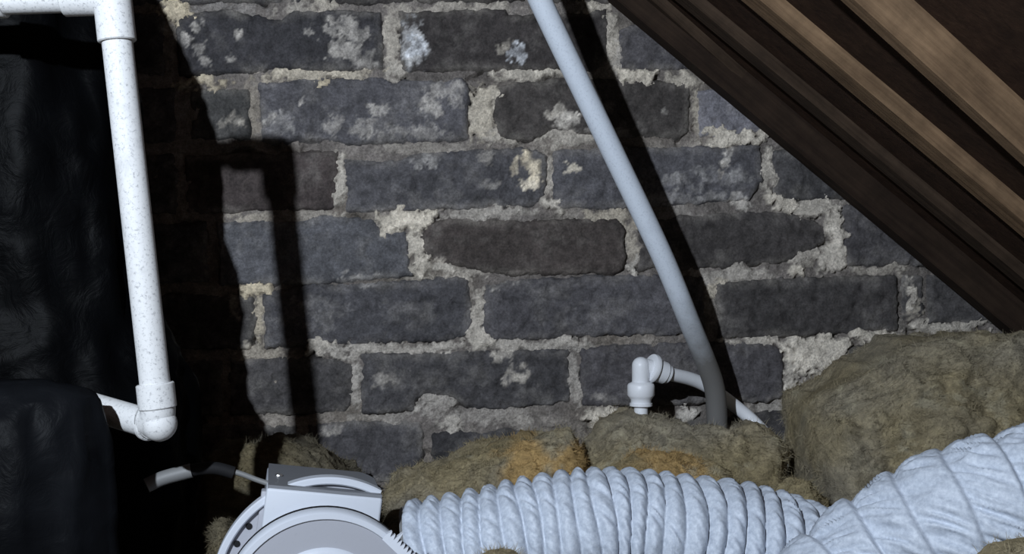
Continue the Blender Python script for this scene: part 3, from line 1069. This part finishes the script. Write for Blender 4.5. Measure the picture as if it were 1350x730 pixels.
# ------------------------------------------------------------------ cable into the fan
cab = thing('fan_cable', 'grey electrical cable with a black taped section entering the fan box', 'cable')
cz = 0.93
tube_obj('cable_sheath', [at(193, 640, .905), at(215, 630, .91), at(252, 620, .915)], 0.0058, M_cable, cab, smooth_n=8, step=0.003, wall=0.004, seg=20)
tube_obj('black_tape', [at(238, 624, .914), at(262, 618, .918), at(285, 617, .921), at(308, 623, .924)], 0.0050, M_dark, cab, smooth_n=8, step=0.003, wall=0.004, seg=20)
tube_obj('inner_wire', [at(300, 619, .924), at(320, 625, .925), at(338, 632, .926), at(356, 638, .926)], 0.0022, M_cable, cab, smooth_n=8, step=0.003, wall=0.0015, seg=14)

# ------------------------------------------------------------------ flexible duct
duct = thing('flexible_duct', 'white ribbed flexible duct snaking from the fan to the right', 'duct')


def duct_run(pts, pitch_fn, R, depth, seed, wr, saw, cf, seg=160, step=0.0011):
    p = catmull(pts, 24)
    p, t = resample(p, step)
    # rib phase accumulates along the run with uneven pitch
    ph = np.zeros(len(t))
    for i in range(1, len(t)):
        ph[i] = ph[i - 1] + (t[i] - t[i - 1]) / pitch_fn(t[i] / t[-1])
    a = np.linspace(0, 2 * np.pi, seg, endpoint=False)
    A = np.repeat(a[None, :], len(t), 0)
    wob = 0.10 * np.sin(A * 2 + ph[:, None] * 1.3) + 0.06 * np.sin(A * 3 - ph[:, None] * 0.7)
    PH = ph[:, None] + wob * (1 if not saw else 0.5)
    idx = np.floor(PH)
    u = PH - idx
    irr = hash3(idx.astype(int), idx.astype(int) * 0, idx.astype(int) * 0, seed)
    Tm = np.repeat(t[:, None], seg, 1)
    q = np.stack([Tm.ravel(), (np.cos(A) * R).ravel(), (np.sin(A) * R).ravel()], 1)
    # slanted creases inside each pleat: ridged noise sheared along the run, fresh for each pleat
    cre = np.stack([(Tm * cf - A * 7.0).ravel(), (Tm * 14 + A * 1.1).ravel(), idx.ravel() * 7.7], 1)
    w1 = (1 - 2.4 * np.abs(fbm(cre, 1.0, 2, seed + 4, 0.3))).reshape(len(t), seg)
    w2 = fbm(q, 60, 4, seed + 9).reshape(len(t), seg)
    if saw:
        drop = 0.10
        prof = np.where(u < drop, 1 - sstep(0, drop, u), ((u - drop) / (1 - drop)) ** 0.9)
        env = np.sin(np.pi * np.clip((u - 0.02) / 0.98, 0, 1)) ** 0.7
    else:
        prof = np.sin(np.pi * u) ** 0.62
        env = np.sin(np.pi * u) ** 0.8
    Rr = R - depth * (1 - prof) * (0.75 + 0.5 * irr)
    Rr = Rr + wr * (w1 * 0.9 + w2 * 0.3) * env + 0.0018 * fbm(q, 14, 2, seed + 12).reshape(len(t), seg)
    return sweep(p, Rr, seg)


def px_path(lst):
    return [at(*q) for q in lst]


V, Fq = duct_run(px_path([(546, 744, .985), (600, 734, .985), (680, 716, .985), (755, 704, .985), (820, 701, .99), (900, 708, .995), (985, 722, 1.0), (1060, 742, 1.01), (1130, 775, 1.03)]),
                 lambda s: 0.0150 + 0.0022 * math.sin(s * 13.0) - (0.004 if s > .85 else 0), 0.0535, 0.0066, 11, 0.0026, False, 150)
d1 = mesh_obj('duct_sleeve', V, Fq, M_duct, duct)
d1['label'] = 'bunched-up part of the duct with close ribs'
V, Fq = duct_run(px_path([(1010, 905, .90), (1060, 850, .90), (1103, 800, .90), (1165, 740, .90), (1240, 697, .89), (1305, 674, .88), (1375, 656, .87), (1480, 640, .85), (1600, 640, .83)]),
                 lambda s: 0.0345, 0.057, 0.0060, 23, 0.0052, True, 110, step=0.0013)
d2 = mesh_obj('duct_sleeve', V, Fq, M_duct, duct)
d2['label'] = 'stretched part of the duct with wide pleats'
# cut edge of the left end
pa, pb = at(546, 744, .985), at(560, 741, .985)
lathe('cut_edge', pa, pb, [(0.001, 0.045), (-0.0015, 0.046), (-0.0015, 0.0495), (0.002, 0.0505)], M_wool if False else M_cable, duct, 64)

# ------------------------------------------------------------------ loose mineral wool
OLIVE, GOLD, GREY = np.array(g(154, 141, 111)), np.array(g(184, 154, 106)), np.array(g(150, 142, 126))


def wool(label, prof, depth, y_back, y_front, base_z, seed, tone=0.3, rough=1.0, power=0.5, pix=0.0030, gold=(), fibres=5000, lean=0.0, shade=1.0):
    """a quilt of wool lying on the floor: prof = silhouette of its top in photograph pixels, seen at distance `depth`"""
    pts = np.array([at(px, py, depth) for px, py in prof])
    xs = np.arange(pts[0, 0], pts[-1, 0] + 1e-6, pix)
    hz = np.interp(xs, pts[:, 0], pts[:, 2])
    roof_z = RA[2] + (xs - RA[0]) * ROOF_DIR[2] / ROOF_DIR[0] - 0.024
    hz = np.maximum(np.minimum(hz, roof_z), base_z + 0.004)
    nv = max(16, int((abs(y_front - y_back) + 2 * (hz.max() - base_z)) / pix))
    v = np.linspace(0, np.pi, nv)
    cy = np.sign(np.cos(v)) * np.abs(np.cos(v)) ** power
    sz = np.abs(np.sin(v)) ** power
    e = np.clip((xs - xs[0]) / 0.02, 0, 1) ** 0.5 * np.clip((xs[-1] - xs) / 0.02, 0, 1) ** 0.5
    V = np.zeros((len(xs), nv, 3))
    V[:, :, 0] = xs[:, None]
    V[:, :, 1] = (y_back + y_front) / 2 + (y_back - y_front) / 2 * cy[None, :] * (0.35 + 0.65 * e[:, None])
    V[:, :, 2] = base_z + (hz - base_z)[:, None] * sz[None, :]
    P = V.reshape(-1, 3)
    nrm = np.zeros((len(xs), nv, 3))
    nrm[:, :, 1] = cy[None, :] * 0.9
    nrm[:, :, 2] = sz[None, :] * 0.8
    nrm = nrm.reshape(-1, 3)
    d = fbm(P, 14, 3, seed) * 0.016 + fbm(P, 45, 4, seed + 5) * 0.008 + fbm(P, 120, 4, seed + 9, 0.7) * 0.0075
    ridge = (1 - np.abs(fbm(P, 24, 3, seed + 15))) ** 4 * 0.004
    P2 = P + nrm * ((d - ridge * 0.6) * rough)[:, None]
    P2[:, 0] += fbm(P, 40, 4, seed + 31) * 0.009 * rough
    P2[:, 0] -= lean * (P2[:, 2] - base_z) * np.clip(1 - (P[:, 0] - xs[0]) / 0.15, 0, 1)
    P2[:, 2] = np.minimum(P2[:, 2], RA[2] + (P2[:, 0] - RA[0]) * ROOF_DIR[2] / ROOF_DIR[0] - 0.016)
    P2[:, 2] = np.maximum(P2[:, 2], 0.001)
    P2[:, 1] = np.minimum(P2[:, 1], -0.002)
    mixv = sstep(-0.35, 0.55, fbm(P, 10, 4, seed + 21) + tone - 0.3)[:, None]
    C = GREY * (1 - mixv) + OLIVE * mixv
    for (px, py, r) in gold:
        q = at(px, py, depth)
        dd = np.linalg.norm((P2 - q)[:, [0, 2]], axis=1) + fbm(P, 40, 3, seed + 77) * 0.02
        k = sstep(r, r * 0.4, dd)[:, None]
        C = C * (1 - k) + GOLD * k
    C = C * (1 + 0.30 * fbm(P, 90, 4, seed + 41, 0.65))[:, None]
    tuft = sstep(0.22, 0.5, fbm(P, 50, 4, seed + 61, 0.6))[:, None]
    C = C * (1 - 0.6 * tuft) + np.array(g(176, 168, 146)) * 0.6 * tuft
    C = C * shade  # dim batts: shade painted into the wool colour
    nx = len(xs)
    i, j = np.meshgrid(np.arange(nx - 1), np.arange(nv - 1), indexing='ij')
    i, j = i.ravel(), j.ravel()
    Fq = np.stack([i * nv + j, (i + 1) * nv + j, (i + 1) * nv + j + 1, i * nv + j + 1], 1).tolist()
    Fq.append(list(range(nv)))
    Fq.append([(nx - 1) * nv + k for k in range(nv)][::-1])
    o = mesh_obj('insulation_batt', P2, Fq, M_wool, None, True, C)
    tag(o, label, 'insulation', 'loose insulation on the loft floor')
    # stray fibres standing off the surface
    rg = np.random.default_rng(seed)
    fibres *= 3
    pick = rg.integers(0, len(P2), fibres)
    root = P2[pick] - nrm[pick] * 0.002
    dirv = nrm[pick] * 0.16 + rg.normal(0, 0.55, (fibres, 3))
    dirv /= np.linalg.norm(dirv, axis=1)[:, None]
    ln = rg.uniform(0.004, 0.011, fibres)[:, None]
    sidev = np.cross(dirv, rg.normal(0, 1, (fibres, 3)))
    sidev /= np.linalg.norm(sidev, axis=1)[:, None] + 1e-9
    wd = 0.00018
    bend = sidev * ln * rg.uniform(-0.35, 0.35, (fibres, 1))
    mid = root + dirv * ln * 0.55 + bend * 0.35
    tip = root + dirv * ln + bend
    FV = np.stack([root - sidev * wd, root + sidev * wd, mid + sidev * wd, mid - sidev * wd, tip], 1)
    FV[:, :, 1] = np.minimum(FV[:, :, 1], -0.002)
    FV[:, :, 2] = np.minimum(FV[:, :, 2], RA[2] + (FV[:, :, 0] - RA[0]) * ROOF_DIR[2] / ROOF_DIR[0] - 0.012)
    FV[:, :, 2] = np.maximum(FV[:, :, 2], 0.001)
    b5 = np.arange(fibres)[:, None] * 5
    FF = (b5 + np.array([[0, 1, 2, 3]])).tolist() + (b5 + np.array([[3, 2, 4]])).tolist()
    fo = mesh_obj('loose_fibres', FV.reshape(-1, 3), FF, M_wool, o, False, np.repeat(C[pick] * 1.1, 5, 0))
    fo['kind'] = 'stuff'
    return o


wool('low yellow-brown insulation quilt behind the bunched duct, left of the elbow joint',
     [(505, 660), (520, 642), (570, 622), (630, 603), (690, 588), (750, 580), (770, 592), (782, 640)], 1.14, -0.015, -0.185, 0.0, 41, .45, gold=[(690, 612, .03), (760, 612, .03)], fibres=7000)
wool('high olive hump of insulation heaped under the push-fit elbow',
     [(762, 650), (780, 592), (805, 570), (845, 556), (900, 560), (960, 570), (1012, 574), (1036, 584), (1054, 602), (1062, 650)], 1.17, -0.030, -0.150, 0.0, 52, .55, fibres=7000)
wool('golden inner lobe of insulation bulging over the ribbed duct',
     [(790, 660), (812, 622), (845, 604), (880, 600), (920, 608), (960, 625), (985, 660)], 1.10, -0.155, -0.248, 0.0, 63, 1.2, gold=[(880, 620, .05)])
wool('large olive-grey insulation slab leaning on the brick wall at right',
     [(1092, 600), (1098, 556), (1110, 528), (1150, 504), (1190, 474), (1225, 456), (1290, 446), (1380, 444), (1440, 470), (1480, 560)], 1.20, -0.006, -0.20, 0.0, 74, .35, power=0.30, fibres=12000, lean=0.15)
wool('small tuft of insulation between the heap and the leaning slab',
     [(1022, 660), (1040, 634), (1062, 628), (1085, 640), (1105, 668)], 1.10, -0.165, -0.24, 0.0, 85, .7, fibres=1500)
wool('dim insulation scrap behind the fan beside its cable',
     [(250, 650), (268, 604), (300, 594), (330, 600), (365, 592), (420, 610), (480, 650)], 1.10, -0.04, -0.20, 0.0, 96, .2, shade=0.45)
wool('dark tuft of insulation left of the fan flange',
     [(272, 730), (280, 690), (292, 674), (305, 682), (318, 720)], 1.02, -0.235, -0.295, 0.0, 107, .3, fibres=1500, shade=0.5)
wool('tan lump of insulation in front of the bunched duct',
     [(600, 765), (622, 732), (645, 724), (680, 727), (700, 765)], 0.89, -0.39, -0.46, 0.0, 118, .8, rough=.5, fibres=1500)
wool('brown insulation edge under the stretched duct at right',
     [(1285, 770), (1305, 735), (1330, 720), (1365, 712), (1450, 720), (1500, 770)], 0.73, -0.545, -0.62, 0.0, 129, .5, rough=.5, fibres=1500)

# ------------------------------------------------------------------ black plastic sacks on the left
def sack(label, rows, seed, fold, mat, nseg=110, nr=140):
    """rows: (centre x, centre y, z, half width x, half depth y) from the bottom up"""
    R = catmull(np.array(rows, float), 16)
    R, _ = resample(R, np.linalg.norm(np.diff(R, axis=0), axis=1).sum() / nr)
    a = np.linspace(0, 2 * np.pi, nseg, endpoint=False)
    V = np.zeros((len(R), nseg, 3))
    V[:, :, 0] = R[:, 0:1] + R[:, 3:4] * np.cos(a)
    V[:, :, 1] = R[:, 1:2] + R[:, 4:5] * np.sin(a)
    V[:, :, 2] = R[:, 2:3]
    P = V.reshape(-1, 3)
    q = P.copy()
    q[:, 2] *= 0.14
    f = (1 - np.abs(fbm(q, 34, 3, seed))) ** 3 * 0.7 + fbm(q, 12, 3, seed + 3) * 0.6 + fbm(P, 40, 3, seed + 6) * 0.25
    out = np.stack([np.tile(np.cos(a), len(R)), np.tile(np.sin(a), len(R)), np.zeros(len(P))], 1)
    P = P + out * (f * fold)[:, None]
    P[:, 2] = np.maximum(P[:, 2], 0.001)
    i, j = np.meshgrid(np.arange(len(R) - 1), np.arange(nseg), indexing='ij')
    i, j = i.ravel(), j.ravel()
    j2 = (j + 1) % nseg
    Fq = np.stack([i * nseg + j, i * nseg + j2, (i + 1) * nseg + j2, (i + 1) * nseg + j], 1).tolist()
    Fq.append(list(range(nseg))[::-1])
    Fq.append([(len(R) - 1) * nseg + k for k in range(nseg)])
    o = mesh_obj('plastic_sack', P, Fq, mat)
    tag(o, label, 'sack', 'black sacks at the left')
    return o


LP_ = np.array(lamp.location)
edge_px = [(372, 650), (356, 592), (318, 510), (308, 380), (296, 290), (278, 190), (245, 80), (205, 0), (140, -110)]
rows = []
for q in edge_px:
    S_ = on_y(*q)
    e_ = S_ + (LP_ - S_) * (0.28 / -LP_[1])
    rows.append((e_[0] - 0.006 - 0.21, -0.28, e_[2], 0.21, 0.085))
r0, rN = rows[0], rows[-1]
rows = [(r0[0], -.28, 0.0, .14, .06), (r0[0] - .01, -.28, 0.05, .20, .08)] + rows + [(rN[0] - .02, -.28, rN[2] + .05, .14, .06), (rN[0] - .02, -.28, rN[2] + .08, .04, .02)]
sack('tall black plastic sack hanging in folds behind the white overflow pipe', rows, 211, 0.018, M_bag)
low = []
for (q, hw, hd) in [((60, 500), .02, .010), ((96, 508), .06, .022), ((122, 525), .10, .032), ((137, 560), .125, .042), ((147, 610), .135, .05), ((150, 690), .135, .055), ((146, 790), .12, .05)]:
    e_ = on_y(*q, -0.455)
    low.append((e_[0] - hw - 0.002, -.455, e_[2], hw, hd))
low.append((low[-1][0] - .01, -.455, 0.0, .08, .035))
sack('rounded dusty black plastic sack in the lower left corner', low[::-1], 222, 0.009, M_bag_dusty)
